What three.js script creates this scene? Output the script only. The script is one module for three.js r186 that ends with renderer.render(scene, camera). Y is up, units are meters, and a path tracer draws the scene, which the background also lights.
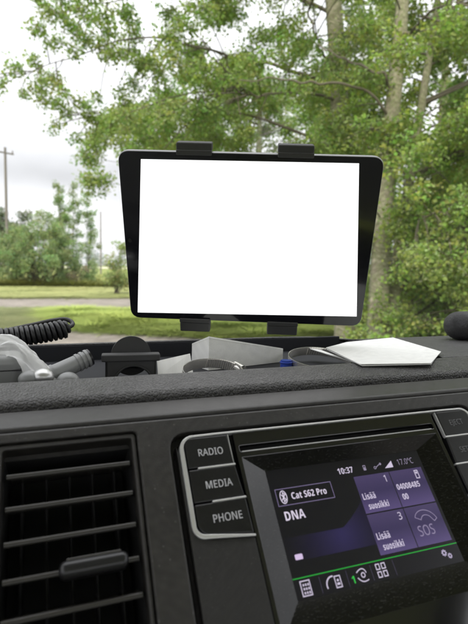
import * as THREE from 'three';
import { RoundedBoxGeometry } from 'three/addons/geometries/RoundedBoxGeometry.js';
import { mergeGeometries } from 'three/addons/utils/BufferGeometryUtils.js';
import { FontLoader } from 'three/addons/loaders/FontLoader.js';
import { TextGeometry } from 'three/addons/geometries/TextGeometry.js';
import { ImprovedNoise } from 'three/addons/math/ImprovedNoise.js';

// ---------------------------------------------------------------- camera
// World axes follow the van: x to its right, y up, -z forward. The lens sits at (0, H, 0).
const V = (x, y, z) => new THREE.Vector3(x, y, z);
const scene = new THREE.Scene();
const H = 1.62, F = 490, CX = 234, CY = 312;
const camRight = V(0.93742516, 0.01971338, 0.34762832), camUp = V(0.01265295, 0.99580782, -0.09059081), camBack = V(-0.34795685, 0.08932063, 0.93324587);
const camera = new THREE.PerspectiveCamera(2 * Math.atan(312 / F) * 180 / Math.PI, 0.75, 0.02, 4000);
camera.position.set(0, H, 0);
camera.quaternion.setFromRotationMatrix(new THREE.Matrix4().makeBasis(camRight, camUp, camBack));
camera.focus = 0.46; camera.userData.fStop = 11;
scene.add(camera);

// ---------------------------------------------------------------- renderer, exposure
const renderer = new THREE.WebGLRenderer({ antialias: true });
renderer.toneMapping = THREE.LinearToneMapping;
renderer.toneMappingExposure = 3.35;
renderer.shadowMap.enabled = true;
renderer.setSize(768, 1024);

// ---------------------------------------------------------------- overcast sky and veiled sun
let seed = 7;
const rnd = () => { seed |= 0; seed = seed + 0x6D2B79F5 | 0; let t = Math.imul(seed ^ seed >>> 15, 1 | seed); t = t + Math.imul(t ^ t >>> 7, 61 | t) ^ t; return ((t ^ t >>> 14) >>> 0) / 4294967296; };
const rr = (a, b) => a + (b - a) * rnd();
const noise = new ImprovedNoise();
const fbm = (x, y, z, o = 5) => { let s = 0, a = 0.5; for (let i = 0; i < o; i++) { s += a * noise.noise(x, y, z); x *= 2.03; y *= 2.03; z *= 2.03; a *= 0.5; } return s; };
{
  const W = 768, Hh = 384, data = new Float32Array(W * Hh * 4);
  for (let j = 0; j < Hh; j++) for (let i = 0; i < W; i++) {
    const el = (j / Hh - 0.5) * Math.PI, az = i / W * 2 * Math.PI, y = Math.sin(el), c = Math.cos(el);
    const k = 1 / (Math.abs(y) + 0.22), px = Math.cos(az) * c * k, pz = Math.sin(az) * c * k;
    const n = fbm(px * 0.9 + 3, pz * 0.9 + 11, 2.3) + 0.5 * fbm(px * 0.35, pz * 0.35, 9.1);
    const b = 0.275 * (1 + 2 * Math.max(0, y)) * (1 + 0.75 * n), t = Math.min(1, Math.max(0, 0.5 + n));
    const at = (j * W + i) * 4;
    data[at] = b * (0.965 + 0.03 * t); data[at + 1] = b * (0.985 + 0.012 * t); data[at + 2] = b * 1.02; data[at + 3] = 1;
  }
  const sky = new THREE.DataTexture(data, W, Hh, THREE.RGBAFormat, THREE.FloatType);
  sky.mapping = THREE.EquirectangularReflectionMapping; sky.magFilter = THREE.LinearFilter; sky.needsUpdate = true;
  scene.background = sky; scene.environment = sky;
}
const sun = new THREE.DirectionalLight(0xfff4e2, 1.5);
sun.position.set(-15, 34, 18); sun.target.position.set(3, 0, -8);
sun.castShadow = true; sun.shadow.radius = 50; sun.shadow.mapSize.set(2048, 2048);
Object.assign(sun.shadow.camera, { left: -40, right: 40, top: 40, bottom: -40, near: 1, far: 120 });
scene.add(sun, sun.target);

// ---------------------------------------------------------------- helpers
const ray = (px, py) => camRight.clone().multiplyScalar((px - CX) / F).addScaledVector(camUp, -(py - CY) / F).sub(camBack);
const P = (px, py, fwd) => { const d = ray(px, py); return d.multiplyScalar(fwd / -d.z).add(camera.position); };          // on a plane across the van, fwd metres ahead
const G = (px, py, y = 0) => { const d = ray(px, py); return d.multiplyScalar((y - H) / d.y).add(camera.position); };       // on the ground
const A = (px, py, dist) => { const d = ray(px, py); return d.multiplyScalar(dist / Math.hypot(d.x, d.z)).add(camera.position); }; // at a distance over ground
const used = {};
const numbered = n => { const k = used[n] = (used[n] ?? -1) + 1; return k ? `${n}_${String(k).padStart(3, '0')}` : n; };
function tag(o, label, category, group, kind) { if (label) o.userData.label = label; if (category) o.userData.category = category; if (group) o.userData.group = group; if (kind) o.userData.kind = kind; return o; }
function thing(name, label, category, pos = V(0, 0, 0), group) { const g = new THREE.Group(); g.name = numbered(name); g.position.copy(pos); scene.add(g); return tag(g, label, category, group); }
function part(name, geo, m, parent, local = true) { const o = new THREE.Mesh(geo, m); o.name = parent === scene ? numbered(name) : name; o.castShadow = o.receiveShadow = true; if (!local) { parent.updateMatrixWorld(true); geo.applyMatrix4(parent.matrixWorld.clone().invert()); } parent.add(o); return o; }
const structure = (name, geo, m, label, cat) => tag(part(name, geo, m, scene), label, cat, null, 'structure');
const box = (w, h, d, x = 0, y = 0, z = 0) => new THREE.BoxGeometry(w, h, d).translate(x, y, z);
const rbox = (w, h, d, r, x = 0, y = 0, z = 0, s = 2) => new RoundedBoxGeometry(w, h, d, s, r).translate(x, y, z);
const plain = g => { g = g.index ? g.toNonIndexed() : g; for (const k of Object.keys(g.attributes)) if (!['position', 'normal', 'uv'].includes(k)) g.deleteAttribute(k); if (!g.attributes.uv) g.setAttribute('uv', new THREE.BufferAttribute(new Float32Array(g.attributes.position.count * 2), 2)); return g; };
const merge = list => mergeGeometries(list.map(plain));
function fromArrays(pos, uv, idx) { const g = new THREE.BufferGeometry(); g.setAttribute('position', new THREE.Float32BufferAttribute(pos, 3)); if (uv) g.setAttribute('uv', new THREE.Float32BufferAttribute(uv, 2)); if (idx) g.setIndex(idx); g.computeVertexNormals(); return g; }
// rounds the corners of a polyline [[a, b, r]...]
function fillet(pts, closed = false, seg = 5) {
  const out = [], n = pts.length;
  for (let i = 0; i < n; i++) {
    const [x, y, r = 0] = pts[i];
    if (!r || (!closed && (i === 0 || i === n - 1))) { out.push([x, y]); continue; }
    const p = pts[(i + n - 1) % n], q = pts[(i + 1) % n];
    const a = [p[0] - x, p[1] - y], b = [q[0] - x, q[1] - y], la = Math.hypot(...a), lb = Math.hypot(...b), k = Math.min(r, la * 0.48, lb * 0.48);
    const s = [x + a[0] / la * k, y + a[1] / la * k], e = [x + b[0] / lb * k, y + b[1] / lb * k];
    for (let j = 0; j <= seg; j++) { const t = j / seg, u = 1 - t; out.push([u * u * s[0] + 2 * u * t * x + t * t * e[0], u * u * s[1] + 2 * u * t * y + t * t * e[1]]); }
  }
  return out;
}
// a profile of [forward, up] swept along the width of the van, uv in metres
function sweep(profile, x0, x1, close = true, bend = null) {
  const pts = close ? [...profile, profile[0]] : profile, pos = [], uv = [], idx = [], n = pts.length, NX = bend ? 24 : 1;
  let s = 0;
  for (let i = 0; i < n; i++) {
    if (i) s += Math.hypot(pts[i][0] - pts[i - 1][0], pts[i][1] - pts[i - 1][1]);
    for (let k = 0; k <= NX; k++) { const x = x0 + (x1 - x0) * k / NX; const [f, u] = bend ? bend(pts[i][0], pts[i][1], x) : pts[i]; pos.push(x, H + u, -f); uv.push(x, s); }
  }
  const w = NX + 1;
  for (let i = 0; i < n - 1; i++) for (let k = 0; k < NX; k++) { const a = i * w + k, b = a + 1, c = a + w, d = c + 1; idx.push(a, b, c, b, d, c); }
  if (close) for (const k of [0, NX]) { const base = pos.length / 3; for (let i = 0; i < n - 1; i++) { const j = (i * w + k) * 3; pos.push(pos[j], pos[j + 1], pos[j + 2]); uv.push(profile[i][0], profile[i][1]); } for (const t of THREE.ShapeUtils.triangulateShape(profile.map(p => new THREE.Vector2(...p)), [])) idx.push(...t.map(v => base + v)); }
  return fromArrays(pos, uv, idx);
}
function taper(points, radii, sides = 8, seg = null) {
  const curve = points.length > 2 ? new THREE.CatmullRomCurve3(points) : new THREE.LineCurve3(points[0], points[1]);
  const n = seg ?? Math.max(2, (points.length - 1) * 4), fr = curve.computeFrenetFrames(n, false), pos = [], uv = [], idx = [], L = curve.getLength();
  for (let i = 0; i <= n; i++) {
    const t = i / n, c = curve.getPointAt(t), k = t * (radii.length - 1), j = Math.min(radii.length - 2, Math.floor(k)), r = radii[j] + (radii[j + 1] - radii[j]) * (k - j);
    for (let s = 0; s <= sides; s++) { const a = s / sides * Math.PI * 2, d = fr.normals[i].clone().multiplyScalar(Math.cos(a)).addScaledVector(fr.binormals[i], Math.sin(a)); pos.push(c.x + d.x * r, c.y + d.y * r, c.z + d.z * r); uv.push(s / sides * 0.6, t * L); }
  }
  for (let i = 0; i < n; i++) for (let s = 0; s < sides; s++) { const a = i * (sides + 1) + s, b = a + sides + 1; idx.push(a, a + 1, b, a + 1, b + 1, b); }
  return fromArrays(pos, uv, idx);
}
const shapeOf = pts => new THREE.Shape(pts.map(p => new THREE.Vector2(p[0], p[1])));
const rrect = (x0, y0, x1, y1, r, seg = 6) => fillet([[x0, y0, r], [x1, y0, r], [x1, y1, r], [x0, y1, r]], true, seg);
function extrude(outer, depth, z0, bevel = 0, holes = []) {
  const s = shapeOf(outer); for (const h of holes) s.holes.push(new THREE.Path(h.map(p => new THREE.Vector2(p[0], p[1]))));
  return new THREE.ExtrudeGeometry(s, { depth: depth - 2 * bevel, bevelEnabled: bevel > 0, bevelSize: bevel, bevelOffset: -bevel, bevelThickness: bevel, bevelSegments: 2, curveSegments: 6 }).translate(0, 0, z0 + bevel);
}
// ---------------------------------------------------------------- textures
function dataTex(n, fn, srgb = false) {
  const d = new Uint8Array(n * n * 4);
  for (let j = 0; j < n; j++) for (let i = 0; i < n; i++) { const c = fn(i / n, j / n, i, j), a = (j * n + i) * 4; const [r, g, b] = Array.isArray(c) ? c : [c, c, c]; d[a] = r * 255; d[a + 1] = g * 255; d[a + 2] = b * 255; d[a + 3] = 255; }
  const t = new THREE.DataTexture(d, n, n); t.wrapS = t.wrapT = THREE.RepeatWrapping; t.magFilter = THREE.LinearFilter; t.minFilter = THREE.LinearMipmapLinearFilter; t.generateMipmaps = true; if (srgb) t.colorSpace = THREE.SRGBColorSpace; t.needsUpdate = true; return t;
}
const clamp = (v, a = 0, b = 1) => Math.min(b, Math.max(a, v));
// tiling noise on a torus
const tn = (u, v, f, s = 0) => { const a = u * Math.PI * 2, b = v * Math.PI * 2, k = f / (Math.PI * 2); return noise.noise(Math.cos(a) * k + s, Math.sin(a) * k + Math.cos(b) * k * 1.31, Math.sin(b) * k + s * 0.7); };
function worley(n, cells, sd) {
  const old = seed; seed = sd; const pts = []; for (let j = 0; j < cells; j++) for (let i = 0; i < cells; i++) pts.push([(i + rnd()) / cells, (j + rnd()) / cells]); seed = old;
  return (u, v) => { let d1 = 9, d2 = 9; const ci = Math.floor(u * cells), cj = Math.floor(v * cells); for (let b = -1; b <= 1; b++) for (let a = -1; a <= 1; a++) { const i = (ci + a + cells) % cells, j = (cj + b + cells) % cells, p = pts[j * cells + i]; let dx = Math.abs(p[0] - u), dy = Math.abs(p[1] - v); dx = Math.min(dx, 1 - dx); dy = Math.min(dy, 1 - dy); const d = Math.hypot(dx, dy) * cells; if (d < d1) { d2 = d1; d1 = d; } else if (d < d2) d2 = d; } return [d1, d2]; };
}
const wl = worley(512, 22, 31);
const leatherTex = dataTex(512, (u, v) => { const [a, b] = wl((u + 0.012 * tn(u, v, 20) + 1) % 1, (v + 0.012 * tn(u, v, 20, 5) + 1) % 1); return clamp(clamp((b - a) * 1.7) * 0.7 + 0.3 * (0.5 + tn(u, v, 60, 3))); });
const grainTex = dataTex(256, (u, v) => clamp(0.5 + 0.5 * tn(u, v, 70, 2) + 0.35 * tn(u, v, 140, 8)));
const old0 = seed; seed = 99;
const specks = []; for (let i = 0; i < 420; i++) specks.push([rnd(), rnd(), rr(0.0006, 0.0022), rr(0.15, 0.6)]);
seed = old0;
const dustField = new Float32Array(512 * 512);
for (const [x, y, r, a] of specks) { const R = Math.ceil(r * 512) + 1; for (let j = -R; j <= R; j++) for (let i = -R; i <= R; i++) { if (Math.hypot(i, j) > r * 512 + 0.3) continue; const k = ((Math.round(y * 512) + j + 512) % 512) * 512 + (Math.round(x * 512) + i + 512) % 512; dustField[k] = Math.max(dustField[k], a); } }
const dustTex = base => dataTex(512, (u, v, i, j) => { const m = 1 + 0.08 * tn(u, v, 9, 4) + 0.2 * tn(u, v, 40, 1), s = dustField[j * 512 + i]; return base.map(c => clamp(c * m + s * 0.32)); }, true);
const rep = (t, m) => { const c = t.clone(); c.repeat.set(1 / m, 1 / m); c.needsUpdate = true; return c; };
const scuffGlintTex = dataTex(512, (u, v, i, j) => { const t = clamp(2.2 * (tn(u, (v * 6) % 1, 26, 5) + 0.5 * tn(u, (v * 9) % 1, 50, 2)) - 0.45), c = 0.035 + 0.16 * t + 0.3 * dustField[j * 512 + i]; return [c, c, c * 0.98]; }, true);  // dust specks and scuffs, mixed with reflection streaks painted into the colour
// ---------------------------------------------------------------- materials
const std = o => new THREE.MeshStandardMaterial(o), phys = o => new THREE.MeshPhysicalMaterial(o);
const lin = (r, g, b) => new THREE.Color().setRGB(r, g, b);
const M = {
  leather: std({ map: rep(dustTex([0.265, 0.262, 0.258]), 0.21), roughness: 0.4, bumpMap: rep(leatherTex, 0.055), bumpScale: 0.0011 }),
  panel: std({ map: rep(dustTex([0.18, 0.174, 0.165]), 0.17), roughness: 0.38, bumpMap: rep(grainTex, 0.02), bumpScale: 0.00012 }),
  deck: std({ map: rep(dustTex([0.25, 0.248, 0.245]), 0.23), roughness: 0.55, bumpMap: rep(leatherTex, 0.07), bumpScale: 0.0005 }),
  tray: std({ color: lin(0.011, 0.012, 0.016), roughness: 0.85, bumpMap: rep(grainTex, 0.02), bumpScale: 0.0001 }),
  lowPanel: std({ map: rep(dustTex([0.135, 0.131, 0.125]), 0.09), roughness: 0.42, bumpMap: rep(grainTex, 0.012), bumpScale: 0.0001 }),
  gloss: phys({ color: lin(0.006, 0.006, 0.007), roughness: 0.12, clearcoat: 1, clearcoatRoughness: 0.06 }),
  bevel: std({ map: rep(scuffGlintTex, 0.05), roughness: 0.1 }),
  button: std({ map: rep(dustTex([0.085, 0.085, 0.088]), 0.06), roughness: 0.36 }),
  chrome: std({ color: lin(0.70, 0.70, 0.69), metalness: 0.55, roughness: 0.3 }),
  letter: std({ color: lin(0.55, 0.55, 0.57), roughness: 0.6 }),
  duct: std({ color: lin(0.018, 0.018, 0.018), roughness: 0.8 }),
  slat: std({ color: lin(0.04, 0.038, 0.034), roughness: 0.25 }),
  blackPlastic: std({ color: lin(0.016, 0.016, 0.017), roughness: 0.3 }),
  matteBlack: std({ color: lin(0.045, 0.045, 0.045), roughness: 0.65, bumpMap: rep(grainTex, 0.02), bumpScale: 0.0001 }),
  greyPlastic: std({ color: lin(0.23, 0.235, 0.232), roughness: 0.33 }),
  silver: std({ color: lin(0.55, 0.55, 0.54), metalness: 0.85, roughness: 0.35 }),
  steel: std({ color: lin(0.72, 0.70, 0.66), metalness: 0.75, roughness: 0.22 }),
  card: std({ map: rep(dataTex(128, (u, v) => { const n = 0.92 + 0.03 * tn(u, v, 12) + 0.02 * tn(u, v, 50); return [n, n, n * 0.985]; }, true), 0.08), roughness: 0.75 }),
  blue: std({ color: lin(0.02, 0.06, 0.42), roughness: 0.4 }),
  film: phys({ color: lin(0.93, 0.93, 0.92), transmission: 0.62, roughness: 0.5, thickness: 0, ior: 1.45 }),
  cord: std({ color: lin(0.012, 0.012, 0.013), roughness: 0.38 }),
  alu: std({ color: lin(0.2, 0.2, 0.2), metalness: 1, roughness: 0.4 }),
  tabletGlass: phys({ color: lin(0.007, 0.007, 0.010), roughness: 0.14, clearcoat: 0.6, clearcoatRoughness: 0.05 }),
  whiteScreen: std({ color: lin(0.02, 0.02, 0.02), emissive: 0xffffff, emissiveIntensity: 0.42, roughness: 0.3 }),
  glass: phys({ color: 0xffffff, transmission: 1, roughness: 0, thickness: 0, ior: 1.45 }),
  headliner: std({ color: lin(0.6, 0.6, 0.58), roughness: 0.95 }),
  paint: std({ color: lin(0.5, 0.5, 0.51), roughness: 0.4 }),
  trim: std({ color: lin(0.05, 0.05, 0.052), roughness: 0.7 }),
};

// ================================================================ GROUND
const mixc = (a, b, t) => a.map((v, i) => v + (b[i] - v) * t);
const grassTex = dataTex(512, (u, v) => { const n = 0.5 + 0.7 * tn(u, v, 7) + 0.35 * tn(u, v, 28, 2), m = 0.5 + 0.6 * tn(u, v, 90, 5); return mixc(mixc([0.42, 0.48, 0.20], [0.54, 0.55, 0.28], clamp(n)), [0.33, 0.38, 0.16], clamp(m) * 0.6); }, true);
const gravelTex = dataTex(512, (u, v) => { const n = 0.5 + 0.6 * tn(u, v, 6, 1) + 0.4 * tn(u, v, 24, 3), m = 0.5 + 0.8 * tn(u, v, 150, 5); return mixc(mixc([0.42, 0.40, 0.37], [0.57, 0.55, 0.52], clamp(n)), [0.36, 0.34, 0.32], clamp(m) * 0.6); }, true);
const dryTex = dataTex(512, (u, v) => { const n = 0.5 + 0.7 * tn(u, v, 8, 7) + 0.35 * tn(u, v, 32, 2), m = 0.5 + 0.7 * tn(u, v, 110, 5); return mixc(mixc([0.47, 0.50, 0.27], [0.41, 0.47, 0.22], clamp(n)), [0.53, 0.51, 0.33], clamp(m) * 0.5); }, true);
function sheet(pts, y) { const s = shapeOf(pts.map(p => [p.x, -p.z])); const g = new THREE.ShapeGeometry(s).rotateX(-Math.PI / 2).translate(0, y, 0); const p = g.attributes.position, uv = []; for (let i = 0; i < p.count; i++) uv.push(p.getX(i), p.getZ(i)); g.setAttribute('uv', new THREE.Float32BufferAttribute(uv, 2)); return g; }
function wobble(pts, amp, step) { const out = []; for (let i = 0; i < pts.length; i++) { const a = pts[i], b = pts[(i + 1) % pts.length], n = Math.max(1, Math.min(160, Math.round(a.distanceTo(b) / step))); for (let k = 0; k < n; k++) { const q = a.clone().lerp(b, k / n); q.x += amp * fbm(q.x * 0.8, 1.3, q.z * 0.8, 3) * 2; q.z += amp * fbm(q.x * 0.8, 7.3, q.z * 0.8, 3) * 2; out.push(q); } } return out; }
{
  const g = new THREE.PlaneGeometry(5000, 5000).rotateX(-Math.PI / 2); const uv = g.attributes.uv; for (let i = 0; i < uv.count; i++) uv.setXY(i, uv.getX(i) * 5000, uv.getY(i) * 5000);
  structure('ground', g, std({ map: rep(grassTex, 9), roughness: 1 }), 'grassy green ground running out to the far fields', 'ground');
  structure('dry_verge', sheet(wobble([G(-160, 288), G(60, 287), G(150, 288), G(330, 293), G(330, 300), G(120, 299), G(-160, 300)], 1.2, 0.8), 0.004), std({ map: rep(dryTex, 6), roughness: 1 }), 'dry yellowish grass verge along the far side of the gravel road', 'verge');
  structure('gravel_road', sheet(wobble([G(-200, 299.5), G(60, 297), G(200, 300), G(420, 306), G(420, 314), G(150, 310.5), G(60, 310), G(-200, 312)], 0.8, 0.5), 0.006), std({ map: rep(gravelTex, 4), roughness: 1, bumpMap: rep(gravelTex, 4), bumpScale: 0.02 }), 'pale grey gravel road crossing behind the grass patch', 'road');
  structure('gravel_yard', sheet(wobble([G(-200, 308), G(30, 309), G(58, 312), G(52, 318), G(75, 324), G(92, 329.5), G(140, 332.5), G(240, 340), G(330, 352), V(4, 0, -2.5), V(-6, 0, 4), V(-14, 0, -2)], 0.7, 0.4), 0.008), std({ map: rep(gravelTex, 3), roughness: 1, bumpMap: rep(gravelTex, 3), bumpScale: 0.015 }), 'brownish grey gravel yard in front of the van', 'gravel');
  structure('pale_field', sheet([A(60, 262, 420), A(150, 262, 420), A(170, 262, 300), A(50, 262, 300)].map(p => p.setY(0)), 0.02), std({ color: lin(0.62, 0.6, 0.52), roughness: 1 }), 'pale strip of far field below the wooded horizon', 'field');
}
// grass blades: uncountable
function grassPatch(name, label, n, sample, hMin, hMax, cols) {
  const pos = [];
  for (let k = 0; k < 7; k++) { const a = rr(0, 6.28), b = rr(0, 6.28), r = rr(0, 0.05), x = Math.cos(b) * r, z = Math.sin(b) * r, w = 0.006, l = rr(0.25, 0.6), h = rr(0.6, 1); const cx = Math.cos(a) * w, cz = Math.sin(a) * w, dx = -Math.sin(a) * l, dz = Math.cos(a) * l;
    pos.push(x - cx, 0, z - cz, x + cx, 0, z + cz, x + dx * 0.4 - cx, h * 0.6, z + dz * 0.4 - cz, x + cx, 0, z + cz, x + dx * 0.4 + cx, h * 0.6, z + dz * 0.4 + cz, x + dx * 0.4 - cx, h * 0.6, z + dz * 0.4 - cz, x + dx * 0.4 - cx, h * 0.6, z + dz * 0.4 - cz, x + dx * 0.4 + cx, h * 0.6, z + dz * 0.4 + cz, x + dx, h, z + dz); }
  const g = fromArrays(pos), m = new THREE.InstancedMesh(g, std({ color: 0xffffff, roughness: 0.8 }), n), q = new THREE.Quaternion(), c = new THREE.Color();
  for (let i = 0; i < n; i++) { const p = sample(); p.x += rr(-1, 1) * rr(0, 0.9); p.z += rr(-1, 1) * rr(0, 0.9); const h = rr(hMin, hMax) * Math.max(0.25, 0.8 + 1.3 * fbm(p.x * 0.7, 3, p.z * 0.7, 3)); q.setFromAxisAngle(V(0, 1, 0), rr(0, 6.28)); const wd = 1 + p.distanceTo(camera.position) / 14; m.setMatrixAt(i, new THREE.Matrix4().compose(p, q, V(wd, h, wd))); const t = clamp(0.5 + 0.9 * fbm(p.x * 0.35, 8, p.z * 0.35, 3) + rr(-0.3, 0.3)); const k = mixc(cols[0], cols[1], t); m.setColorAt(i, c.setRGB(...k)); }
  m.name = numbered(name); m.castShadow = m.receiveShadow = true; scene.add(m); return tag(m, label, 'grass', null, 'stuff');
}
const inQuad = (a, b, c, d) => () => { const s = rnd(), t = rnd(); return G((a[0] * (1 - s) + b[0] * s) * (1 - t) + (d[0] * (1 - s) + c[0] * s) * t, (a[1] * (1 - s) + b[1] * s) * (1 - t) + (d[1] * (1 - s) + c[1] * s) * t); };
grassPatch('lawn_grass', 'bright green grass patch between the gravel yard and the road', 26000, inQuad([62, 312], [360, 315], [330, 341], [92, 328]), 0.07, 0.26, [[0.21, 0.31, 0.05], [0.36, 0.41, 0.09]]);
grassPatch('sparse_grass', 'sparse short grass growing in the gravel', 1500, inQuad([-40, 309], [70, 309], [110, 329], [-40, 325]), 0.03, 0.07, [[0.12, 0.17, 0.05], [0.2, 0.2, 0.08]]);
grassPatch('verge_grass', 'dry yellow green grass on the far verge', 9000, inQuad([-40, 285], [330, 289], [330, 298], [-40, 298]), 0.05, 0.14, [[0.26, 0.32, 0.10], [0.40, 0.40, 0.16]]);
grassPatch('meadow_grass', 'tall green meadow grass before the far fields', 9000, inQuad([-40, 277], [330, 280], [330, 290], [-40, 286]), 0.3, 0.8, [[0.2, 0.25, 0.06], [0.33, 0.33, 0.11]]);

// ================================================================ TREES
const barkTex = dataTex(256, (u, v) => { const n = 0.5 + 0.7 * tn(u, v, 10, 3) + 0.5 * tn(u, v, 45, 6), l = clamp(0.5 + 1.2 * tn(u, v, 16, 9)); return mixc(mixc([0.42, 0.40, 0.34], [0.66, 0.64, 0.58], clamp(n)), [0.38, 0.43, 0.27], l * 0.6); }, true);
const barkMat = std({ map: rep(barkTex, 0.5), roughness: 0.95, bumpMap: rep(barkTex, 0.5), bumpScale: 0.02 });
const twigMat = std({ color: lin(0.11, 0.10, 0.075), roughness: 0.95 });
const leafMat = t => phys({ color: 0xffffff, vertexColors: true, transmission: t, roughness: 1, thickness: 0, side: THREE.DoubleSide, ior: 1.35 });
const leafMatNear = leafMat(0.58), leafMatFar = leafMat(0.5);
class Leaves {
  constructor() { this.p = []; this.n = []; this.c = []; }
  leaf(at, size, hue, droop = 0.35) {
    // a pointed oval blade folded along its rib
    const d = V(rr(-1, 1), rr(-1, 0.55) - droop * 0.5, rr(-1, 1)).normalize(), n = V(rr(-1, 1), rr(0.1, 1.3), rr(-1, 1)); n.addScaledVector(d, -n.dot(d)).normalize();
    const s = d.clone().cross(n), w = size * rr(0.34, 0.46), f = rr(0.02, 0.22) * size;
    const b = at, m = at.clone().addScaledVector(d, size * 0.42), l = m.clone().addScaledVector(s, -w).addScaledVector(n, f), r = m.clone().addScaledVector(s, w).addScaledVector(n, f), t = at.clone().addScaledVector(d, size);
    const k = rr(0.75, 1.3), y = rr(-0.14, 0.10), c = [hue[0] * k * (1 + y), hue[1] * k, hue[2] * k * (1 - y)];
    for (const [q1, q2, q3] of [[b, t, l], [b, r, t]]) { const nn = q2.clone().sub(q1).cross(q3.clone().sub(q1)).normalize(); for (const q of [q1, q2, q3]) { this.p.push(q.x, q.y, q.z); this.n.push(nn.x, nn.y, nn.z); this.c.push(...c); } }
  }
  geo(origin) { const g = new THREE.BufferGeometry(); g.setAttribute('position', new THREE.Float32BufferAttribute(this.p, 3)); g.setAttribute('normal', new THREE.Float32BufferAttribute(this.n, 3)); g.setAttribute('color', new THREE.Float32BufferAttribute(this.c, 3)); return g.translate(-origin.x, -origin.y, -origin.z); }
}
// a spray of thin twigs carrying leaves about centre c
function spray(lv, twigs, c, r, n, size, hue, flat = 0.8) {
  const k = Math.max(3, Math.round(n / 26));
  for (let i = 0; i < k; i++) {
    const d = V(rr(-1, 1), rr(-1, 0.8), rr(-1, 1)).normalize(), len = r * Math.cbrt(rr(0.15, 1)) * 1.1, a = c.clone().addScaledVector(d, r * 0.1), e = c.clone().add(V(d.x * len, d.y * len * flat - 0.12 * len, d.z * len));
    if (twigs) twigs.push(taper([a, a.clone().lerp(e, 0.55).add(V(0, 0.06 * len, 0)), e], [size * 0.075, size * 0.03], 3, 3));
    const m = Math.round(n / k), h = hue.map(v => v * rr(0.85, 1.15));
    for (let j = 0; j < m; j++) { const t = Math.pow(rnd(), 0.7), q = a.clone().lerp(e, t); q.add(V(rr(-1, 1), rr(-1, 0.8), rr(-1, 1)).multiplyScalar(size * 1.7)); lv.leaf(q, size * rr(0.6, 1.2), h); }
  }
}
const stemAt = (stem, y) => { for (let i = 0; i < stem.length - 1; i++) if (y <= stem[i + 1].y || i === stem.length - 2) { const a = stem[i], b = stem[i + 1]; return a.clone().lerp(b, clamp((y - a.y) / (b.y - a.y), 0, 1)); } };
// stems: [{pts, r}], limbs: [{pts, r}], clusters: [{c, r, n}]
function makeTree(name, label, group, base, stems, limbs, clusters, leafSize, hue, mat) {
  const t = thing(name, label, 'tree', base, group), lv = new Leaves(), br = [], tw = [];
  for (const s of stems) part('trunk', taper(s.pts, s.r, 12, 24), barkMat, t, false);
  const nodes = []; for (const l of limbs) { const dense = new THREE.CatmullRomCurve3(l.pts).getPoints(14).map((q, i) => i ? q.add(V(rr(-1, 1), rr(-1, 1), rr(-1, 1)).multiplyScalar(0.035)) : q); br.push(taper(dense, l.r.map(v => v * 0.55), 6)); const cu = new THREE.CatmullRomCurve3(l.pts); for (let i = 4; i <= 40; i++) nodes.push(cu.getPoint(i / 40)); }
  for (const cl of clusters) {
    let best = null, bd = 1e9;
    for (const s of stems) { const p = stemAt(s.pts, cl.c.y - 0.45 * Math.hypot(cl.c.x - s.pts[0].x, cl.c.z - s.pts[0].z) * 0.6); const d = p.distanceTo(cl.c); if (d < bd) { bd = d; best = p; } }
    for (const q of nodes) { const d = q.distanceTo(cl.c) * rr(0.9, 1.25); if (d < bd * 0.8) { bd = d; best = q; } }
    const mid = best.clone().lerp(cl.c, 0.5).add(V(rr(-0.1, 0.1), 0.1 * bd, rr(-0.1, 0.1)).multiplyScalar(0.6));
    br.push(taper([best, mid, cl.c], [Math.min(0.014, 0.006 + bd * 0.005), 0.005], 4, 5));
    spray(lv, tw, cl.c, cl.r, cl.n, leafSize, hue.map(v => v * (cl.k ?? 1)));
  }
  part('branches', merge(br).translate(-base.x, -base.y, -base.z), twigMat, t);
  tag(part('twigs', merge(tw).translate(-base.x, -base.y, -base.z), twigMat, t), null, null, null, 'stuff');
  tag(part('crown', lv.geo(base), mat, t), null, null, null, 'stuff');
  return t;
}
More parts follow.
